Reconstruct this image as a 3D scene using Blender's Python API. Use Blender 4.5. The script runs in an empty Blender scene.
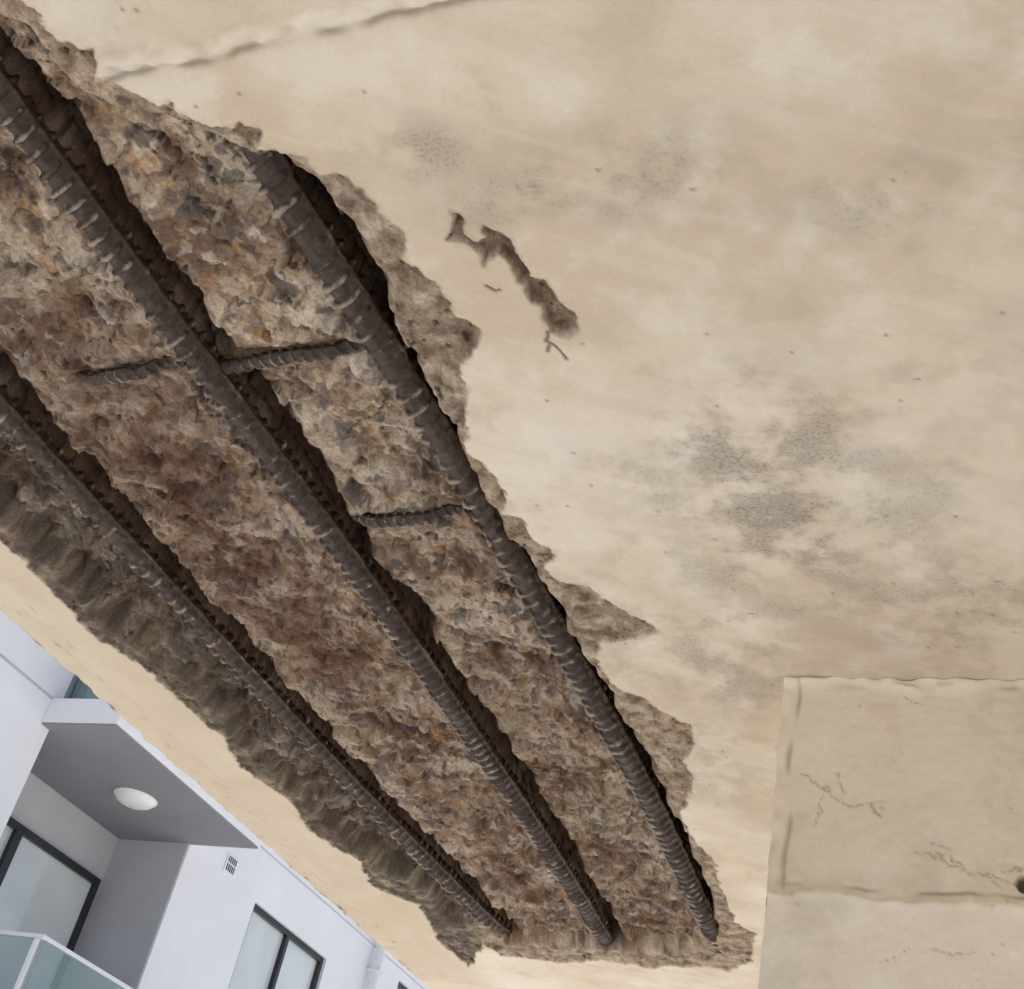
import bpy, math, numpy as np
from mathutils import Matrix, Vector

# ------------------------------------------------------------------ survey frame
# world: X right, Y along the bars, Z up.  Camera eye 1.6 m, soffit 2.4 m.
F = 1280.0
EYE = 1.6
H0 = 2.4
Zv = Vector((431, 1743, -1280)).normalized()
Yv = Vector((588, -1086, -1280)); Yv = (Yv - Yv.dot(Zv)*Zv).normalized()
Xv = Yv.cross(Zv).normalized()
R3 = Matrix((Xv, Yv, Zv))

def ray(px, py):
    return R3 @ Vector((px-512.0, 494.5-py, -F))
def onz(px, py, h=0.8):           # survey point on a horizontal plane h above the eye
    d = ray(px, py); k = h/d.z
    return (d.x*k, d.y*k)
def ony(px, py, y):
    d = ray(px, py); k = y/d.y
    return (d.x*k, EYE+d.z*k)

scene = bpy.context.scene
# ------------------------------------------------------------------ noise
def _h(ix, iy, seed):
    n = (ix*374761393 + iy*668265263 + seed*982451653) & 0xffffffff
    n = ((n ^ (n >> 13))*1274126177) & 0xffffffff
    n ^= n >> 16
    return n/4294967296.0
def perlin(x, y, seed=0):
    ix = np.floor(x).astype(np.int64); iy = np.floor(y).astype(np.int64)
    fx = x-ix; fy = y-iy
    ux = fx*fx*fx*(fx*(fx*6-15)+10); uy = fy*fy*fy*(fy*(fy*6-15)+10)
    def g(i, j):
        a = _h(ix+i, iy+j, seed)*2*np.pi
        return np.cos(a)*(fx-i)+np.sin(a)*(fy-j)
    a = g(0,0)*(1-ux)+g(1,0)*ux
    b = g(0,1)*(1-ux)+g(1,1)*ux
    return (a*(1-uy)+b*uy)*1.5
def fbm(x, y, seed=0, o=4, gain=0.5):
    r = 0; a = 1.0; f = 1.0
    for i in range(o):
        r = r + a*perlin(x*f, y*f, seed+i*17); a *= gain; f *= 2.03
    return r
def facets(x, y, seed=0):
    ix = np.floor(x).astype(np.int64); iy = np.floor(y).astype(np.int64)
    best = np.full(x.shape, 9.0); sec = np.full(x.shape, 9.0)
    bdx = np.zeros(x.shape); bdy = np.zeros(x.shape)
    bi = np.zeros(x.shape, np.int64); bj = np.zeros(x.shape, np.int64)
    for i in (-1,0,1):
        for j in (-1,0,1):
            cx = ix+i; cy = iy+j
            dx = x-(cx+_h(cx,cy,seed)); dy = y-(cy+_h(cx,cy,seed+5))
            d = dx*dx+dy*dy
            m = d < best
            sec = np.where(m, best, np.minimum(sec, d))
            best = np.where(m, d, best)
            bdx = np.where(m, dx, bdx); bdy = np.where(m, dy, bdy)
            bi = np.where(m, cx, bi); bj = np.where(m, cy, bj)
    r = _h(bi,bj,seed+9); gx = _h(bi,bj,seed+11)-.5; gy = _h(bi,bj,seed+13)-.5
    return np.sqrt(best), np.sqrt(sec)-np.sqrt(best), r, bdx*gx+bdy*gy, _h(bi,bj,seed+21)
def sst(a, b, x):
    t = np.clip((x-a)/(b-a), 0, 1); return t*t*(3-2*t)
def polydist(x, y, pts, closed=True):
    n = len(pts); d = np.full(x.shape, 1e9); ins = np.zeros(x.shape, bool)
    for i in range(n if closed else n-1):
        ax, ay = pts[i]; bx, by = pts[(i+1) % n]
        ex, ey = bx-ax, by-ay
        l = ex*ex+ey*ey+1e-12
        t = np.clip(((x-ax)*ex+(y-ay)*ey)/l, 0, 1)
        d = np.minimum(d, (x-ax-t*ex)**2+(y-ay-t*ey)**2)
        if closed and ay != by:
            c = ((ay > y) != (by > y)) & (x < ex*(y-ay)/(by-ay)+ax)
            ins ^= c
    d = np.sqrt(d)
    return np.where(ins, d, -d) if closed else d
def lerp(c, c2, f):
    c2 = np.asarray(c2, float)
    return c + (c2-c)*f[..., None]
def ramp(f, stops):
    p = [s[0] for s in stops]
    return np.stack([np.interp(f, p, [s[1][i] for s in stops]) for i in range(3)], -1)

# ------------------------------------------------------------------ materials
class NT:
    def __init__(s, name):
        s.m = bpy.data.materials.new(name); s.m.use_nodes = True
        s.t = s.m.node_tree; s.t.nodes.clear()
        s.out = s.n('ShaderNodeOutputMaterial'); s.b = s.n('ShaderNodeBsdfPrincipled')
        s.t.links.new(s.b.outputs[0], s.out.inputs[0])
    def n(s, ty, **k):
        nd = s.t.nodes.new(ty)
        for a, v in k.items(): setattr(nd, a, v)
        return nd
    def l(s, a, b): s.t.links.new(a, b)
    def setin(s, sock, v):
        if isinstance(v, bpy.types.NodeSocket): s.l(v, sock)
        elif isinstance(v, (tuple, list)) and len(v) == 3 and sock.type == 'RGBA': sock.default_value = (*v, 1)
        else: sock.default_value = v
    def pos(s): return s.n('ShaderNodeNewGeometry').outputs['Position']
    def noise(s, v, scale, detail=4, rough=.5, dist=0, out='Fac'):
        nd = s.n('ShaderNodeTexNoise'); s.l(v, nd.inputs['Vector'])
        nd.inputs['Scale'].default_value = scale; nd.inputs['Detail'].default_value = detail
        nd.inputs['Roughness'].default_value = rough; nd.inputs['Distortion'].default_value = dist
        return nd.outputs[out]
    def ramp(s, f, stops):
        nd = s.n('ShaderNodeValToRGB'); s.l(f, nd.inputs[0]); cr = nd.color_ramp
        while len(cr.elements) < len(stops): cr.elements.new(.5)
        for e, (p, c) in zip(cr.elements, stops):
            e.position = p; e.color = (*c, 1) if isinstance(c, tuple) else (c, c, c, 1)
        return nd.outputs[0]
    def math(s, op, a, b=0.0, clamp=False):
        nd = s.n('ShaderNodeMath', operation=op); nd.use_clamp = clamp
        s.setin(nd.inputs[0], a); s.setin(nd.inputs[1], b); return nd.outputs[0]
    def mr(s, v, a, b, c=0.0, d=1.0):
        nd = s.n('ShaderNodeMapRange'); s.setin(nd.inputs[0], v)
        for i, q in enumerate((a, b, c, d)): nd.inputs[i+1].default_value = q
        return nd.outputs[0]
    def mix(s, f, a, b, bt='MIX'):
        nd = s.n('ShaderNodeMix', data_type='RGBA', blend_type=bt)
        s.setin(nd.inputs[0], f); s.setin(nd.inputs[6], a); s.setin(nd.inputs[7], b); return nd.outputs[2]
    def attr(s, name, o='Fac'): return s.n('ShaderNodeAttribute', attribute_name=name).outputs[o]
    def bump(s, h, strength, dist):
        nd = s.n('ShaderNodeBump'); s.setin(nd.inputs['Strength'], strength); nd.inputs['Distance'].default_value = dist
        s.l(h, nd.inputs['Height'])
        return nd.outputs[0]
    def done(s, col, rough=.8, normal=None, **k):
        s.setin(s.b.inputs['Base Color'], col); s.setin(s.b.inputs['Roughness'], rough)
        if normal is not None: s.l(normal, s.b.inputs['Normal'])
        for a, v in k.items(): s.b.inputs[a].default_value = v
        return s.m

def weathered(name):
    m = NT(name); P = m.pos()
    fine = m.noise(P, 260, 4, .75)
    loss = m.attr('loss'); mild = m.attr('mild')
    amt = m.mr(fine, .3, .7, 0, 1)
    lo = m.mix(loss, (.95,.95,.95), (.66,.63,.61)); hi = m.mix(loss, (1.04,1.04,1.04), (1.30,1.30,1.30))
    col = m.mix(1.0, m.attr('col', 'Color'), m.mix(amt, lo, hi), 'MULTIPLY')
    thr = m.math('ADD', fine, m.math('MULTIPLY', mild, .10))
    col = m.mix(m.math('MULTIPLY', m.mr(thr, .56, .72, 0, 1), m.mr(mild, 0, 1.0, 0, .65)), col, (.22,.185,.15))
    return m.done(col, .85, m.bump(fine, m.mr(loss, 0, 1, .10, .7), .004), **{'Specular IOR Level': .25})
MAT_W = weathered('weathered_painted_concrete')

def simple(name, c, rough=.7, var=.12, sc=6, **k):
    m = NT(name); P = m.pos(); n = m.noise(P, sc, 3, .6)
    c2 = tuple(v*(1-var) for v in c); c3 = tuple(min(1, v*(1+var*.5)) for v in c)
    return m.done(m.ramp(n, [(.3, c2), (.7, c3)]), rough, None, **k)

def rebar_material():
    m = NT('rusted_steel'); P = m.pos()
    n = m.noise(P, 110, 4, .78)
    col = m.ramp(n, [(.3, (.022,.014,.012)), (.5, (.046,.028,.021)), (.68, (.10,.058,.038)), (.82, (.22,.15,.10))])
    dust_sidelit = m.attr('rib')  # rib dust together with the painted side light
    col = m.mix(m.mr(m.math('ADD', dust_sidelit, m.math('MULTIPLY', n, .7)), .58, 1.05, 0, .88), col, (.43,.35,.275))
    return m.done(col, .5, m.bump(n, .5, .003), **{'Specular IOR Level': .5})
MAT_BAR = rebar_material()

# ------------------------------------------------------------------ baked colour fields (base tones)
def paint_colour(x, y, bl):
    big = fbm(x*2.4, y*2.4, 101, 4); mid = fbm(x*10, y*10, 102, 5, .6)
    c = ramp(big, [(-.6, (.72,.605,.455)), (0, (.81,.71,.56)), (.6, (.86,.78,.65))])
    c = lerp(c, (.63,.53,.40), sst(.15, .9, mid)*.5)
    c = lerp(c, (.91,.86,.76), sst(.1, -.9, mid)*.5)
    u = x*.87+y*.5; v = -x*.5+y*.87
    st = fbm(u*5+.4*mid, v*34, 111, 4, .6)
    c = lerp(c, (.66,.56,.43), sst(.1, .9, st)*.22)
    c = lerp(c, (.90,.84,.73), sst(-.2, -.9, st)*.22)
    pat = fbm(x*13, y*13, 121, 6, .68)
    c = lerp(c, (.38,.325,.265), bl*sst(-.85, .8, pat)*.66)
    f, e, r, t, q = facets(x*24, y*24, 140)
    pin = sst(.065, .03, f)*(r > .87)
    c = lerp(c, (.24,.18,.12), pin*.6)
    return c, np.clip(bl*1.1,0,1)*sst(-.9, .6, pat)
def concrete_colour(x, y, rust, grey, skin):
    n1 = fbm(x*9, y*9, 201, 6, .6); n2 = fbm(x*38, y*38, 202, 5, .6); n3 = fbm(x*20+7, y*20, 203, 4)
    c = ramp(n1, [(-.7, (.21,.145,.10)), (-.2, (.38,.28,.20)), (.2, (.50,.39,.285)), (.7, (.63,.54,.43))])
    c = lerp(c, (.15,.10,.07), sst(.25, .8, n2)*.8)
    c = lerp(c, (.76,.67,.545), sst(-.25, -.8, n2)*.65)
    c = lerp(c, (.50,.27,.10), sst(.45, .85, n3)*.5)
    wx = x+.006*perlin(x*70, y*70, 204); wy = y+.006*perlin(x*70, y*70, 205)
    for sc, sd, thr, k in ((95, 210, .82, .65), (44, 220, .88, .75)):
        f, e, r, t, q = facets(wx*sc, wy*sc, sd)
        cs = ramp(q, [(0, (.08,.078,.082)), (.55, (.16,.15,.148)), (.8, (.30,.27,.24)), (1, (.60,.55,.48))])
        c = lerp(c, cs, (r > thr)*sst(.06, .18, e)*k)
    rn = sst(-.7, .5, fbm(x*22, y*22, 230, 4))*.6+.4
    c = lerp(c, (.12,.055,.034), rust*rn*.9)
    gn = sst(-.6, .5, fbm(x*30, y*30, 231, 4))
    c = lerp(c, (.11,.092,.075), grey*(.45+.45*gn))
    sc_ = ramp(n2, [(-.7, (.60,.51,.39)), (0, (.42,.33,.24)), (.7, (.22,.165,.12))])
    c = lerp(c, sc_, skin*.75)
    hl = sst(.5, .8, fbm(x*85, y*85, 240, 3))*sst(-.1, .3, fbm(x*14, y*14, 250, 3))
    return lerp(c, (.05,.035,.025), hl*.85), hl

# ------------------------------------------------------------------ helpers
def mesh_np(name, V, Q, mat, smooth=True, attrs=None, col=None):
    me = bpy.data.meshes.new(name)
    V = np.asarray(V, np.float32); Q = np.asarray(Q, np.int32)
    me.vertices.add(len(V)); me.vertices.foreach_set('co', V.ravel())
    me.loops.add(Q.size); me.loops.foreach_set('vertex_index', Q.ravel())
    me.polygons.add(len(Q)); me.polygons.foreach_set('loop_start', np.arange(0, Q.size, 4, dtype=np.int32))
    me.polygons.foreach_set('loop_total', np.full(len(Q), 4, np.int32))
    me.polygons.foreach_set('use_smooth', np.full(len(Q), smooth))
    me.update(calc_edges=True)
    for k, a in (attrs or {}).items():
        at = me.attributes.new(k, 'FLOAT', 'POINT'); at.data.foreach_set('value', np.asarray(a, np.float32).ravel())
    if col is not None:
        at = me.attributes.new('col', 'FLOAT_COLOR', 'POINT')
        c4 = np.ones((len(V), 4), np.float32); c4[:, :3] = col
        at.data.foreach_set('color', c4.ravel())
    me.materials.append(mat)
    ob = bpy.data.objects.new(name, me); scene.collection.objects.link(ob)
    return ob
def gridq(nx, ny, off=0, flip=False):
    i, j = np.meshgrid(np.arange(nx-1), np.arange(ny-1), indexing='ij')
    a = (i*ny+j).ravel()+off
    q = np.stack([a, a+1, a+ny+1, a+ny], 1)
    return q[:, ::-1] if flip else q

# ------------------------------------------------------------------ rebars (centre lines)
BZ = H0+.023; HB = BZ-EYE
barpx = {
 'A': [(268,150),(306,222),(351,297),(401,374),(451,459),(514,559),(573,659),(632,760),(681,850),(712,935)],
 'B': [(-3,88),(58,168),(130,258),(215,375),(300,492),(380,600),(450,700),(520,805),(600,928)],
 'C': [(0,398),(60,466),(130,546),(215,643),(300,729),(380,805),(440,867),(515,945)]}
barfit = {}
for k, p in barpx.items():
    w = np.array([onz(a, b, HB) for a, b in p]); barfit[k] = np.polyfit(w[:,1], w[:,0], 2)
def barx(k, y): return np.polyval(barfit[k], y)

# ------------------------------------------------------------------ soffit height field
outer_px = [(-40,-60),(20,0),(45,18),(62,42),(92,52),(100,78),(130,97),(170,103),(190,118),(212,127),(240,127),(258,136),(254,151),(287,152),(300,158),(318,173),
 (345,179),(365,190),(380,214),(398,232),(408,262),(430,280),(448,300),(456,318),(480,326),(480,340),(462,368),(469,388),(462,408),(468,430),
 (466,447),(488,468),(508,490),(503,512),(520,520),(535,540),(556,550),(546,566),(560,580),(588,586),(604,600),(632,615),(660,632),(636,637),(602,642),(595,655),
 (612,684),(640,698),(662,712),(691,724),(693,742),(684,762),(692,778),(689,800),(678,812),(692,838),(712,858),(722,890),(735,922),(756,934),(752,962),(730,970),
 (700,966),(650,967),(600,960),(560,963),(500,956),(484,944),(470,966),(440,942),(420,906),(372,886),(360,862),(312,832),(290,802),(240,766),(226,742),(182,702),
 (140,664),(128,655),(100,642),(62,602),(40,577),(0,541)]
outer = [onz(*p) for p in outer_px] + [(-1.28,.85),(-1.25,.6),(-1.27,.4),(-1.20,.22),(-1.0,.14),(-.85,.17)]
inner_px = [(-30,0),(30,35),(70,85),(120,112),(180,125),(240,150),(285,165),(320,190),(352,232),(382,290),(402,340),(432,400),(462,452),(500,520),(540,580),
 (580,650),(612,700),(652,765),(682,830),(706,880),(722,940),(700,954),(640,955),(560,950),(505,945),(486,930),(446,925),(420,890),(376,872),(316,820),(244,752),(186,688),(136,648),(104,630),(50,575),(0,528)]
inner = [onz(*p) for p in inner_px] + [(-1.25,.85),(-1.2,.5),(-1.15,.26),(-.95,.2)]
X0, X1, Y0, Y1 = -1.40, .13, .0, 2.78
xs_ = [X0]
while xs_[-1] < X1: xs_.append(xs_[-1] + (.0017 if xs_[-1] < -.36 else .0030))
ys_ = [Y0]
while ys_[-1] < Y1: ys_.append(ys_[-1] + .0016 + .0006*ys_[-1])
X1 = xs_[-1]; Y1 = ys_[-1]
nx = len(xs_); ny = len(ys_)
gx, gy = np.meshgrid(np.array(xs_), np.array(ys_), indexing='ij')
lf = gx[:, 0] < -.34; ni = int(lf.sum())
x = gx[:ni]; y = gy[:ni]
wx = x + .006*fbm(x*22, y*22, 3, 4); wy = y + .006*fbm(x*22, y*22, 40, 4)
f1, e1, r1, t1, q1 = facets(x*30, y*30, 2)
S = polydist(wx, wy, outer) + .003*(r1-.5) + .0028*fbm(x*90, y*90, 8, 3)
chips = [[(449,211),(458,214),(467,222),(463,231),(470,238),(478,243),(488,239),(479,232),(484,225),(493,231),(510,239),(517,250),(523,262),(531,276),(544,279),(552,291),(563,304),
          (572,312),(580,318),(575,334),(566,338),(554,334),(545,323),(540,308),(528,299),(523,286),(517,277),(510,265),(498,254),(491,258),(485,265),(476,252),(464,244),(451,241),(450,236),(453,224)]]
SC_ = np.full(x.shape, -1.)
for c in chips:
    pc = [onz(*p) for p in c]
    SC_ = polydist(x+.003*perlin(x*90,y*90,5), y+.003*perlin(x*90,y*90,6), pc)+.0008*perlin(x*160,y*160,4)
S = np.maximum(S, SC_)
fl = np.where((x < -1.34) & (y > .9), (fbm(x*70, y*22, 77, 4)-1.1+.7*sst(-1.388,-1.40,x))*.006, -1)
S = np.maximum(S, fl)
Tn = polydist(x+.010*fbm(x*14,y*14,21,4), y+.010*fbm(x*14,y*14,31,4), inner)
f0, e0, r0, t0, q0 = facets(x*13+.3*perlin(x*20,y*20,1), y*13+.3*perlin(x*20,y*20,2), 50)
f2, e2, r2, t2, q2 = facets(x*75+.3*perlin(x*60,y*60,1), y*75, 60)
rough = .008*(r0-.5) + .016*t0 + .004*(r1-.5) + .010*t1 + .0016*(r2-.5) + .0042*t2 + .008*fbm(x*7,y*7,90,5,.55) + .0018*fbm(x*80,y*80,95,3)
body = .028 + rough + .008*sst(-1.10,-1.15,x) + .7*rough*sst(-1.10,-1.15,x)
groove = np.zeros_like(x); bd = np.full(x.shape, 9.0)
for k in 'ABC':
    bx = barx(k, y); dx = x-bx + .004*fbm(x*18, y*18, 7, 3)
    wd = (.022 if k == 'A' else .026)+.007*perlin(y*6, y*0+ord(k), 71)
    right = np.exp(-(np.clip(dx-.010, -1, None)/wd)**4)
    left = np.exp(-(dx/.017)**2)
    g = np.where(dx > .010, right, left)*np.where(dx > 0, .036, .012)
    if k == 'A': g = g*sst(.45, .56, y)
    groove = np.maximum(groove, g); bd = np.minimum(bd, np.abs(x-bx-.012))
deep = body*sst(-.004, .018, Tn) + groove*sst(0, .012, Tn)
def stbed(y0, xa, xb):
    return np.exp(-((y-y0)/.015)**2)*sst(xa-.02, xa+.01, x)*(1-sst(xb-.01, xb+.02, x))
sb = np.maximum(np.maximum(stbed(.782,-.80,-.62), stbed(.782,-.975,-.85)), stbed(1.062,-.745,-.62))
deep = deep*(1-sb) + sb*(.034+.003*perlin(x*60,y*60,3))
thin = (.0035 + .0034*(r1-.2) + .008*t1 + .004*t2 + .0026*fbm(x*50,y*50,66,4))
dep = np.where(S > 0, np.clip(thin,.0012,.02)*sst(0,.003,S), 0)
dep = dep + np.where(S > 0, np.clip(deep, 0, .085)*sst(.0, .008, S), 0)
dep = np.where(SC_ > -.001, dep+.004*sst(0,.003,SC_), dep)
lip = np.where(S <= 0, np.exp(S/.009)*.0035*(.2+perlin(x*40,y*40,12)), 0)
crk = [[(519,262),(524,278)],[(548,333),(545,341),(556,348),(566,360)],[(486,285),(494,292),(499,290)],[(452,236),(447,240)],[(552,345),(548,352)]]
cml = np.zeros_like(x)
for c in crk:
    d = polydist(x+.002*perlin(x*70,y*70,2), y+.002*perlin(x*70,y*70,4), [onz(*p) for p in c], False)
    cml = np.maximum(cml, 1-sst(.0006,.0024,d))
def full(a, v=0.):
    o = np.full(gx.shape, v, float); o[:ni] = a; return o
fade = np.clip((gx-X0)/.05,0,1)*np.clip((X1-gx)/.05,0,1)*np.clip((gy-Y0)/.05,0,1)*np.clip((Y1-gy)/.05,0,1)
wave = (.0016*fbm(gx*4.5, gy*4.5, 33, 4) + .0004*fbm(gx*40, gy*40, 36, 3))*fade
seamy = .421+.006*fbm(gx*9, gx*0, 14, 4)
sext = sst(-.73,-.68,gx)*(1-sst(-.22,-.10,gx))
sw = .0045+.003*(perlin(gx*30,gy*0,16)+.5)
seam = np.exp(-((gy-seamy+.003*perlin(gx*70,gx*0,17))/sw)**4)*np.clip(.8+1.1*perlin(gx*55,gy*90,15),0,2)*.0055*sext
seamd = np.exp(-((gy-seamy-.010)/.0035)**2)*sext*sst(-.35,.25,perlin(gx*25,gy*25,19))
SF = full(S, -.03)
cm = np.maximum(full(cml), .7*seamd)
DEP = full(dep - np.where(S <= 0, np.clip(lip,0,.004), 0)) + np.where(SF <= 0, wave-np.clip(seam,0,.008)+cm*.002, 0)
rust = np.exp(-(bd/.034)**2)*.95
rust = np.maximum(rust, .95*np.exp(-((x+.965)/.10)**2)*(sst(.62,.85,y)-sst(1.35,1.75,y)*.6))
rust = np.maximum(rust, .52*np.exp(-((x+.95)/.12)**2)*sst(.5,.75,y))
rust = np.maximum(rust, .5*sst(2.0,2.5,y))
rust = np.maximum(rust, .55*np.exp(-((x+.73)/.08)**2)*sst(1.1,1.5,y))
rust = rust*sst(.0,.02,Tn)
grey = sst(-1.09,-1.14,x) + .35*np.exp(-((y-1.05)/.12)**2)*np.exp(-((x+.72)/.08)**2)
skin = sst(.012,-.004,Tn)*(x > -1.1)
blobs = [(-.25,1.06,.22,.30,1.0), (-.36,1.33,.20,.22,.75), (-.32,.60,.19,.07,.75), (-.44,.55,.07,.05,.8),(-.09,.66,.10,.08,.6),
         (-.12,.42,.12,.12,.4), (-.08,1.25,.22,.2,.7), (-.44,1.62,.10,.3,.5), (.1,.95,.2,.3,.5), (-.66,.40,.05,.04,.3), (0.02,.62,.1,.12,.45)]
bl = np.zeros_like(gx)
bn = fbm(gx*7, gy*7, 160, 4)
for cx_, cy_, rx_, ry_, k_ in blobs:
    bl = np.maximum(bl, k_*sst(1.25, .0, np.sqrt(((gx-cx_)/rx_)**2+((gy-cy_)/ry_)**2)+.3*bn))
col, mild = paint_colour(gx, gy, bl)
col = lerp(col, (.92,.87,.77), np.clip(seam/.006,0,1)*.55)
# outer soffit margin: darker tint painted in to offset strong ground bounce
mg = sst(-1.16,-1.26,gx)*(gy > .5)
col = lerp(col, (.66,.555,.42), mg*(.7+.12*fbm(gx*24, gy*7, 181, 4)).clip(0,1))
mild = mild*(SF < 0)
con, hl = concrete_colour(x, y, rust, grey, skin)
DEP[:ni] += hl*.003*(S > .004)
con = con*(1+.15*np.exp(-((x+.72)/.07)**2)*sst(1.3,1.0,y))[...,None]
con = lerp(con, (.10,.06,.042), sst(.036,.062,dep)*.65)  # shadow of the deep grooves painted in as dark rust brown
con = lerp(con, (.25,.18,.125), (SC_ > -.001)*.55)
mk = sst(-.0007,.0007,S)
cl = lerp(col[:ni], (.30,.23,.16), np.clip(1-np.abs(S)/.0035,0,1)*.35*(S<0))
rimhi = (S > 0)*np.clip(1-S/.004,0,1)*sst(-.2,.4,perlin(x*35,y*35,190))
con = lerp(con, (.82,.73,.59), rimhi*.6)
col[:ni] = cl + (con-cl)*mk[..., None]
mild[:ni] *= 1-mk
col = lerp(col, (.13,.095,.065), cm*.8)
gz = H0+DEP
edge = sst(X0+.03, X0, gx)
gxx = gx + edge*.006*fbm(gy*14, gy*0, 70, 5)
V = np.stack([gxx, gy, gz], -1).reshape(-1, 3)
Q = gridq(nx, ny)
SX0,SX1,SY0,SY1 = -1.40, 1.3, -.8, 4.4
off = len(V); ev = []; eq = []
def rect(x0,x1,y0,y1):
    o = off+len(ev); ev.extend([(x0,y0,H0),(x0,y1,H0),(x1,y1,H0),(x1,y0,H0)]); eq.append((o,o+1,o+2,o+3))
rect(X1,SX1,SY0,SY1); rect(SX0,X1,SY0,Y0); rect(SX0,X1,Y1,SY1)
b = off+len(ev); x0,x1,y0,y1,z0,z1 = SX0-.0005,SX1,SY0,SY1,H0+.006,H0+.36
ev += [(x0,y0,z0),(x1,y0,z0),(x1,y1,z0),(x0,y1,z0),(x0,y0,z1),(x1,y0,z1),(x1,y1,z1),(x0,y1,z1)]
eq += [tuple(i+b for i in q) for q in [(0,4,7,3),(1,2,6,5),(0,1,5,4),(3,7,6,2),(4,5,6,7)]]
V = np.vstack([V, np.array(ev)]); Q = np.vstack([Q, np.array(eq)])
C = np.vstack([col.reshape(-1,3), np.tile([.78,.68,.53], (len(ev),1))])
z_ = np.zeros(len(ev))
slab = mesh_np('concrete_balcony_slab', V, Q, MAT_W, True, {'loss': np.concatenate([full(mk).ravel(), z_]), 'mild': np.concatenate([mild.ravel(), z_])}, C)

# ------------------------------------------------------------------ bars
def make_bar(name, path, R, pitch, ribh, nseg=48, step=.0013, seed=0, spiral=.9):
    path = np.array(path); seg = np.linalg.norm(np.diff(path, axis=0), axis=1); L = np.concatenate([[0], np.cumsum(seg)])
    n = int(L[-1]/step); s = np.linspace(0, L[-1], n)
    c = np.stack([np.interp(s, L, path[:,i]) for i in range(3)], 1)
    t = np.gradient(c, axis=0); t /= np.linalg.norm(t, axis=1)[:,None]
    up = np.array([0,0,1.]); a = np.cross(t, up); a /= np.linalg.norm(a, axis=1)[:,None]; b = np.cross(a, t)
    th = np.linspace(0, 2*np.pi, nseg, endpoint=False)
    SS, TH = np.meshgrid(s, th, indexing='ij')
    side = np.sin(TH + .2)
    ph = (SS/pitch + .10*perlin(SS*20, SS*0, seed) + spiral*np.cos(TH+.2)*.35 + seed*.37) % 1.0
    worn = perlin(SS*14, TH*.5, seed+3)
    pulse = np.exp(-((ph-.5)/.15)**4)*np.clip(np.abs(side)*2.2, 0, 1)
    lon = np.exp(-((np.abs(side))/.17)**2)
    cor = fbm(SS*60, np.cos(TH)*1.5+np.sin(TH)*1.1, seed, 4)
    rib = np.maximum(pulse*np.clip(worn+.95,.4,1.1), lon*.7)
    sc = fbm(SS*22, np.cos(TH)*.8+2*np.sin(TH)*.5, seed+9, 3)
    r = R + ribh*rib*(1+.2*cor) + .0008*cor + .0008*np.clip(sc,-.3,1)
    P = c[:,None,:] + r[...,None]*(np.cos(TH)[...,None]*a[:,None,:] + np.sin(TH)[...,None]*b[:,None,:])
    nrm = (np.cos(TH)[...,None]*a[:,None,:] + np.sin(TH)[...,None]*b[:,None,:])
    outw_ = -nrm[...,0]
    dust_sidelit = np.clip(rib*(.30+.42*np.clip(outw_+.3,0,1)) + .40*sc*rib+.10*sc - .04, 0, 1)  # dust on the ribs, plus side light painted paler on the outward side
    i, j = np.meshgrid(np.arange(n-1), np.arange(nseg), indexing='ij'); j2 = (j+1) % nseg
    q = np.stack([(i*nseg+j), (i*nseg+j2), ((i+1)*nseg+j2), ((i+1)*nseg+j)], -1).reshape(-1, 4)
    return mesh_np(name, P.reshape(-1,3), q, MAT_BAR, True, {'rib': dust_sidelit})
for k, ya, yb, R, nm, pt in (('A',.40,2.66,.0158,'rebar',.0225),('B',.12,2.68,.0143,'rebar.001',.0195),('C',.10,2.70,.0138,'rebar.002',.0225)):
    ys = np.linspace(ya, yb, 60)
    xs = barx(k, ys); xs = xs + .0015*np.sin(ys*7+R*900)
    if k != 'A': xs = np.where(ys < .35, barx(k, .35)+0*ys, xs)
    zs = BZ + .0015*np.sin(ys*5+R*500)
    if k == 'A': zs = zs + .016*sst(.62,.45,ys)
    zs = zs + .012*sst(2.40,2.55,ys)
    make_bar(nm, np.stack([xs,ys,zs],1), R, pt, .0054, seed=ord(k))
for n, (yy, xa, xb) in enumerate(((.782,-.83,-.60),(.782,-.985,-.835),(1.062,-.765,-.61))):
    xs = np.linspace(xa, xb, 40); nm = 'stirrup_bar' if n == 0 else 'stirrup_bar.%03d' % n
    zz = H0+.0265+.014*sst(xa+.035,xa,xs)+.014*sst(xb-.055,xb-.02,xs)
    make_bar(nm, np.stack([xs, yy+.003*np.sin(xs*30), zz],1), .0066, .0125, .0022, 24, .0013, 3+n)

# ------------------------------------------------------------------ column
CY = 1.386; CX0, CX1 = -.302, .46; ZF = 1.62
cs = .0022
cx, cz = np.meshgrid(np.linspace(CX0, CX1, int((CX1-CX0)/cs)), np.linspace(ZF, H0-.0005, int((H0-ZF)/cs)), indexing='ij')
jz = 2.130 + .008*fbm(cx*7, cx*0, 5, 5) + .003*perlin(cx*50, cx*0+3, 6)
lower = sst(.003, -.003, cz-jz)
outw = .0025*fbm(cx*9, cz*9, 1, 5) + .003*lower + .0007*fbm(cx*90, cz*90, 4, 3)
bead = np.exp(-((cz-jz)/.007)**2)*np.clip(.5+1.1*perlin(cx*30, cz*30, 8),0,2)*.006
tz = .012+.008*perlin(cx*11, cx*0, 12)
bead2 = np.exp(-((H0-cz)/np.clip(tz,.005,1))**4)*np.clip(.7+1.2*perlin(cx*35, cz*60, 9),.1,2)*.009
vx = .010+.007*perlin(cz*12, cz*0, 13)
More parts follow.
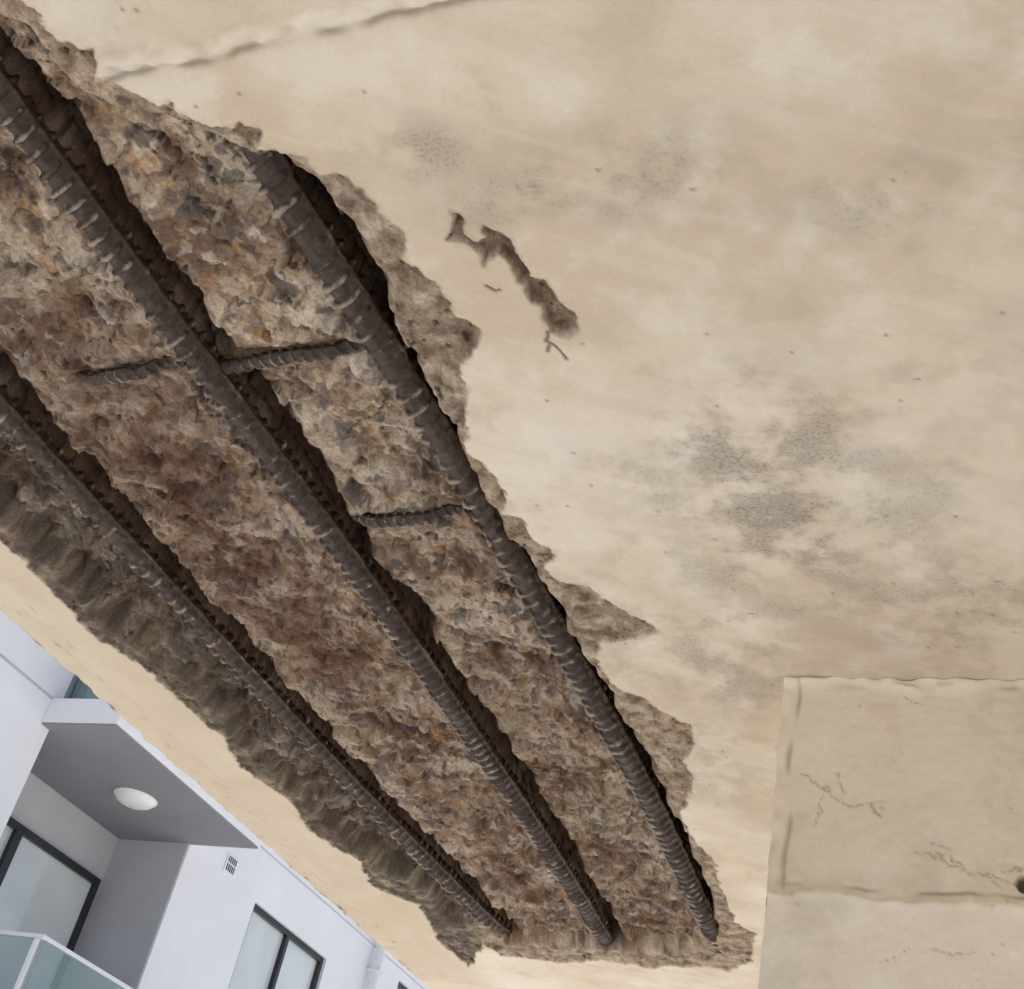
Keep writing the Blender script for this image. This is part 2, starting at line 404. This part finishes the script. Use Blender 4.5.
bead3 = np.exp(-((cx-CX0)/(vx+.004))**4)*np.clip(.5+1.3*perlin(cx*40, cz*25, 10),.0,2)*.006*sst(jz-.01, jz+.01, cz)
raised = np.clip(bead,0,1)+np.clip(bead2,0,1)+np.clip(bead3,0,1)
outw = outw + raised
ccr = [[(800,772),(828,790),(850,800),(868,806),(880,820)],[(868,806),(890,800)],[(828,790),(822,812),(805,830)],[(850,800),(838,775)],[(930,842),(960,862),(1000,880),(1024,892)],
       [(905,690),(910,700),(925,704)],[(1005,875),(1022,872)],[(880,960),(930,948),(990,955)],[(915,850),(975,872),(1024,905)]]
cc = np.zeros_like(cx)
for c in ccr:
    d = polydist(cx+.009*fbm(cx*30,cz*30,2,4), cz+.009*fbm(cx*30,cz*30,4,4), [ony(p[0],p[1],CY) for p in c], False)
    cc = np.maximum(cc, (1-sst(.0002,.0017,d))*.55*sst(-.6,0,perlin(cx*25,cz*25,61)))
cc = np.maximum(cc, .7*np.exp(-((cz-jz-.011)/.0022)**2)*sst(-.2,.25,perlin(cx*14,cz*14,19)))
cc = np.maximum(cc, .7*np.exp(-((H0-tz*1.15-cz)/.0026)**2)*sst(-.25,.25,perlin(cx*18,cz*14,29)))
cc = np.maximum(cc, .6*np.exp(-((cx-CX0-vx*1.3-.004)/.0024)**2)*sst(-.2,.3,perlin(cx*18,cz*18,39))*sst(jz,jz+.01,cz))
outw = outw-.002*cc
hx, hz = ony(1023,884,CY)
hole = sst(.009,.006,np.sqrt((cx-hx)**2+((cz-hz)*.8)**2)+.006*perlin(cx*70,cz*70,3))
outw = outw - .008*hole
ccol, cmild = paint_colour(cx, cz, .6*sst(.2,.9,fbm(cx*5,cz*5,301,3)+.35))
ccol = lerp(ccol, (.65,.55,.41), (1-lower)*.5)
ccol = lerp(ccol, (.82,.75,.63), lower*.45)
ccol = lerp(ccol, (.87,.80,.68), np.clip(raised/.008,0,1)*.55)
ccol = lerp(ccol, (.14,.10,.07), cc*.85); ccol = lerp(ccol, (.12,.09,.065), hole)
V = np.stack([cx+.003*fbm(cz*14,cz*0,81,5)*sst(CX0+.03,CX0,cx), CY-outw, cz], -1).reshape(-1, 3)
Q = gridq(cx.shape[0], cx.shape[1], 0, True)
o = len(V); CD = CY+.5
ev = [(CX0,CY-.003,0),(CX1,CY-.003,0),(CX1,CY-.003,ZF),(CX0,CY-.003,ZF),
      (CX0,CD,0),(CX1,CD,0),(CX1,CD,H0),(CX0,CD,H0),(CX0,CY,H0),(CX1,CY,H0)]
eq = [(0,1,2,3),(5,4,7,6),(0,4,5,1)]
eq = [tuple(i+o for i in q) for q in eq] + [(o+4,o+0,o+8,o+7),(o+1,o+5,o+6,o+9)]
V = np.vstack([V, np.array(ev)]); Q = np.vstack([Q, np.array(eq)]); ne = len(ev)
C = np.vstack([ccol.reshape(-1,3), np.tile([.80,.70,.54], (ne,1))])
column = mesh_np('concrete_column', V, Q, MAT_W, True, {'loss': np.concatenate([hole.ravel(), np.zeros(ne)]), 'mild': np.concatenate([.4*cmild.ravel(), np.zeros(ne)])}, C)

# ------------------------------------------------------------------ generic boxes
def box(name, lo, hi, mat, parent=None, bev=0.0):
    x0,x1 = sorted((lo[0],hi[0])); y0,y1 = sorted((lo[1],hi[1])); z0,z1 = sorted((lo[2],hi[2]))
    me = bpy.data.meshes.new(name)
    v = [(x0,y0,z0),(x1,y0,z0),(x1,y1,z0),(x0,y1,z0),(x0,y0,z1),(x1,y0,z1),(x1,y1,z1),(x0,y1,z1)]
    me.from_pydata(v, [], [(3,2,1,0),(4,5,6,7),(0,1,5,4),(1,2,6,5),(2,3,7,6),(3,0,4,7)])
    me.materials.append(mat); ob = bpy.data.objects.new(name, me); scene.collection.objects.link(ob)
    if bev > 0:
        b = ob.modifiers.new('bev','BEVEL'); b.width = bev; b.segments = 2
    if parent: ob.parent = parent
    return ob
CREAM = simple('cream_render', (.80,.71,.56), .85, .1, 5)
rear = box('concrete_column.001', (.98,-.7,0), (1.25,-.4,H0-.001), CREAM, bev=.008)
rear2 = box('concrete_column.002', (-.1,3.9,0), (.3,4.25,H0-.001), CREAM, bev=.008)

# ------------------------------------------------------------------ neighbouring building
WHITE = simple('white_render', (.88,.88,.90), .85, .06, 1.2)
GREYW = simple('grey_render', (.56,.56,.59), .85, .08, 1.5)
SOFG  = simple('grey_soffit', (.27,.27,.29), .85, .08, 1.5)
FRAME = simple('black_aluminium', (.02,.021,.024), .35, .1, 8)
RAILM = simple('white_metal', (.78,.79,.80), .35, .04, 8)
LAMPM = simple('opal_glass', (.92,.92,.91), .3, .02, 8)
def glassm(name, c, rough=.06):
    m = NT(name); P = m.pos(); n = m.noise(P, 1.3, 2)
    return m.done(m.ramp(n, [(.35, tuple(v*.82 for v in c)), (.65, c)]), rough, None, **{'Specular IOR Level': .8})
BLIND = glassm('blind_behind_glass', (.72,.76,.75))
DOORG = glassm('door_glass', (.30,.34,.35))
m = NT('clear_glass'); m.done((.30,.42,.41), .03, None, **{'Alpha': .38, 'Specular IOR Level': .6}); CLEAR = m.m

SC = 1.25
def W(x, y, zr): return (x*SC, y*SC, EYE+zr*SC)
bld = bpy.data.objects.new('apartment_building', None); scene.collection.objects.link(bld)
def bb(name, a, b, mat, bev=0.006): return box(name, W(*a), W(*b), mat, bld, bev)
FX = -6.5; BX = -7.15; XB = -11.0; ZG = -EYE/SC
RY0, RY1 = 6.40, 8.33
top = 3.47+4.8
bb('wall_near', (XB,-3.0,ZG), (FX,RY0,top), WHITE)
def wall_with_windows(y0, y1, wins):
    ys = sorted(set([y0,y1]+[w[0] for w in wins]+[w[1] for w in wins]))
    n = 0
    for a, b in zip(ys[:-1], ys[1:]):
        ws = sorted([w for w in wins if w[0] <= a+1e-6 and w[1] >= b-1e-6], key=lambda w: w[2])
        z = ZG
        for w in ws:
            bb('wall_pier_%d' % n, (FX-.35,a,z), (FX,b,w[2]), WHITE, 0); n += 1; z = w[3]
        bb('wall_pier_%d' % n, (FX-.35,a,z), (FX,b,top), WHITE, 0); n += 1
wins = []
for f in (.87, 3.47, 5.87):
    head = f+2.37 if f < 1 else f+2.3
    wins.append((9.47,10.9,head-1.25,head)); wins.append((12.45,13.3,head-.9,head+.32 if f<1 else head))
wall_with_windows(RY1, 19.0, wins)
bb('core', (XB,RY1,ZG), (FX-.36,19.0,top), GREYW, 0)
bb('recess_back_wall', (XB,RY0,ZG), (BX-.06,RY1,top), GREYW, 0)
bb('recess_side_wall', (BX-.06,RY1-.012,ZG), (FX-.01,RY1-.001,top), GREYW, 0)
for i,(a,b,z0,z1) in enumerate(wins):
    t = .05; x0, x1 = FX-.10, FX-.03
    bb('window_frame_top_%d'%i, (x0,a,z1-t), (x1,b,z1), FRAME, .002)
    bb('window_frame_bottom_%d'%i, (x0,a,z0), (x1,b,z0+t), FRAME, .002)
    bb('window_frame_left_%d'%i, (x0,a,z0+t), (x1,a+t,z1-t), FRAME, .002)
    bb('window_frame_right_%d'%i, (x0,b-t,z0+t), (x1,b,z1-t), FRAME, .002)
    c = (a+b)/2
    bb('window_mullion_%d'%i, (x0,c-t*.5,z0+t), (x1+.004,c+t*.5,z1-t), FRAME, .002)
    bb('window_pane_%d'%i, (FX-.08,a+t,z0+t), (FX-.07,b-t,z1-t), BLIND, 0)
    bb('window_sill_%d'%i, (FX-.12,a-.03,z0-.05), (FX+.03,b+.03,z0-.002), WHITE, .003)
for i, f in enumerate((.87, 3.47, 5.87)):
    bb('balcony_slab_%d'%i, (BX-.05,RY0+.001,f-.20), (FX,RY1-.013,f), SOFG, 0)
    bb('balcony_front_slab_%d'%i, (FX+.001,RY0-.10,f-.185), (-5.85,RY1+.02,f), WHITE, .004)
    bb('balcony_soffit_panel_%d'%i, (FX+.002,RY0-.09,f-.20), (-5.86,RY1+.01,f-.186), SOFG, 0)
    hd = f+2.02; a, b = RY0+.12, RY1-.09; t = .06; x0, x1 = BX-.055, BX+.0
    bb('door_head_%d'%i, (x0,a,hd-t), (x1,b,hd), FRAME, .002)
    bb('door_jamb_far_%d'%i, (x0,b-t,f+.001), (x1,b,hd-t), FRAME, .002)
    bb('door_jamb_near_%d'%i, (x0,a,f+.001), (x1,a+t,hd-t), FRAME, .002)
    bb('door_stile_%d'%i, (x0,7.15,f+.001), (x1+.01,7.15+t*1.3,hd-t), FRAME, .002)
    bb('door_pane_%d'%i, (x0+.01,a+t,f+.02), (x0+.025,b-t,hd-t), BLIND if i == 0 else DOORG, 0)
    rl = bpy.data.objects.new('glass_balcony_railing' if i == 0 else 'glass_balcony_railing.%03d' % i, None); scene.collection.objects.link(rl)
    rx = -5.87; rt = f+1.02; y0, y1 = RY0+.03, RY1
    def rb(n, a_, b_, m_, bv=.004): return box(n, W(*a_), W(*b_), m_, rl, bv)
    rb('handrail_front', (rx-.02,y0,rt-.025), (rx+.02,y1,rt), RAILM)
    rb('handrail_side', (FX+.002,y0-.0,rt-.025), (rx-.021,y0+.04,rt), RAILM)
    rb('glass_front', (rx-.006,y0+.05,f+.02), (rx+.006,y1-.02,rt-.026), CLEAR, 0)
    rb('glass_side', (FX+.02,y0+.014,f+.02), (rx-.03,y0+.026,rt-.026), CLEAR, 0)
    for j, yy in enumerate((y0+.02, (y0+y1)/2, y1-.03)):
        rb('post_%d'%j, (rx-.05,yy-.015,f+.002), (rx-.022,yy+.015,rt-.026), RAILM)
for i, f in enumerate((3.47, 5.87)):
    bb('floor_joint_near_%d'%i, (FX+.0005,-3,f-.014), (FX+.004,RY0-.102,f+.006), GREYW, 0)
    bb('floor_joint_far_%d'%i, (FX+.0005,RY1+.1,f+.188), (FX+.004,19,f+.2), GREYW, 0)
bb('parapet_cap', (XB-.05,-3.05,top+.001), (FX+.05,19.05,top+.09), WHITE)
bb('vent_plate', (FX+.001,8.86,3.27), (FX+.012,9.02,3.43), WHITE, .002)
for j in range(5):
    bb('vent_slot_%d'%j, (FX+.0125,8.88+j*.028,3.29), (FX+.016,8.892+j*.028,3.345), FRAME, 0)
    bb('vent_slot_b_%d'%j, (FX+.0125,8.88+j*.028,3.36), (FX+.016,8.892+j*.028,3.41), FRAME, 0)
bpy.ops.mesh.primitive_cylinder_add(radius=.06, depth=(top-ZG)*SC, vertices=24, location=W(FX+.08, 11.75, (top+ZG)/2))
dp = bpy.context.object; dp.name = 'downpipe'; dp.data.materials.append(RAILM); dp.parent = bld
for j, zz in enumerate((0.2,1.8,3.4,5.0)):
    bb('downpipe_bracket_%d'%j, (FX+.001,11.69,zz), (FX+.14,11.81,zz+.03), RAILM)
for i, f in enumerate((3.27, 5.67)):
    nm = 'ceiling_light' if i == 0 else 'ceiling_light.001'
    prof = [(0,-.075),(.06,-.073),(.11,-.064),(.15,-.045),(.168,-.022),(.172,-.016),(.182,-.014),(.186,-.006),(.186,0)]
    n = 48; vs = []; fs = []
    for r, z in prof:
        for k in range(n): vs.append((r*math.cos(2*math.pi*k/n), r*math.sin(2*math.pi*k/n), z))
    for a in range(len(prof)-1):
        for k in range(n): fs.append((a*n+k, a*n+(k+1)%n, (a+1)*n+(k+1)%n, (a+1)*n+k))
    me = bpy.data.meshes.new(nm); me.from_pydata(vs, [], fs); me.materials.append(LAMPM)
    for p in me.polygons: p.use_smooth = True
    ob = bpy.data.objects.new(nm, me); scene.collection.objects.link(ob); ob.location = W(-6.46, 7.46, f-.0015)
    ob.scale = (1.15,1.15,1.15)

# ------------------------------------------------------------------ ground
g = NT('light_paving'); P = g.pos()
br = g.n('ShaderNodeTexBrick'); g.l(P, br.inputs[0]); br.inputs['Scale'].default_value = 1.6
br.inputs['Color1'].default_value = (.65,.63,.595,1); br.inputs['Color2'].default_value = (.60,.58,.55,1); br.inputs['Mortar'].default_value = (.32,.31,.29,1)
br.inputs['Mortar Size'].default_value = .008
g.done(br.outputs[0], .85)
me = bpy.data.meshes.new('ground'); me.from_pydata([(-400,-400,0),(400,-400,0),(400,400,0),(-400,400,0)], [], [(0,1,2,3)]); me.materials.append(g.m)
scene.collection.objects.link(bpy.data.objects.new('ground', me))

# ------------------------------------------------------------------ light
w = bpy.data.worlds.new('World'); scene.world = w; w.use_nodes = True
nt = w.node_tree; nt.nodes.clear()
o_ = nt.nodes.new('ShaderNodeOutputWorld'); bg = nt.nodes.new('ShaderNodeBackground'); sk = nt.nodes.new('ShaderNodeTexSky')
sk.sky_type = 'NISHITA'; sk.sun_disc = False; EL = 60; AZ = -10
sk.sun_elevation = math.radians(EL); sk.sun_rotation = math.radians(AZ); sk.dust_density = 3.0; sk.air_density = 1.0
bg.inputs['Strength'].default_value = .15
nt.links.new(sk.outputs[0], bg.inputs[0]); nt.links.new(bg.outputs[0], o_.inputs[0])
sl = bpy.data.lights.new('sun', 'SUN'); sl.energy = 5.0; sl.angle = math.radians(.5); sl.color = (1,.965,.92)
so = bpy.data.objects.new('sun', sl); scene.collection.objects.link(so)
d = Vector((math.sin(math.radians(AZ))*math.cos(math.radians(EL)), math.cos(math.radians(AZ))*math.cos(math.radians(EL)), math.sin(math.radians(EL))))
so.rotation_euler = d.to_track_quat('Z','Y').to_euler()

# ------------------------------------------------------------------ camera
cam = bpy.data.cameras.new('camera'); cam.lens = 36*F/1024; cam.sensor_width = 36; cam.clip_start = .02; cam.clip_end = 2000
co = bpy.data.objects.new('camera', cam); scene.collection.objects.link(co)
co.matrix_world = Matrix.Translation((0,0,EYE)) @ R3.to_4x4()
scene.camera = co
scene.view_settings.view_transform = 'Standard'; scene.view_settings.look = 'None'; scene.view_settings.exposure = 0
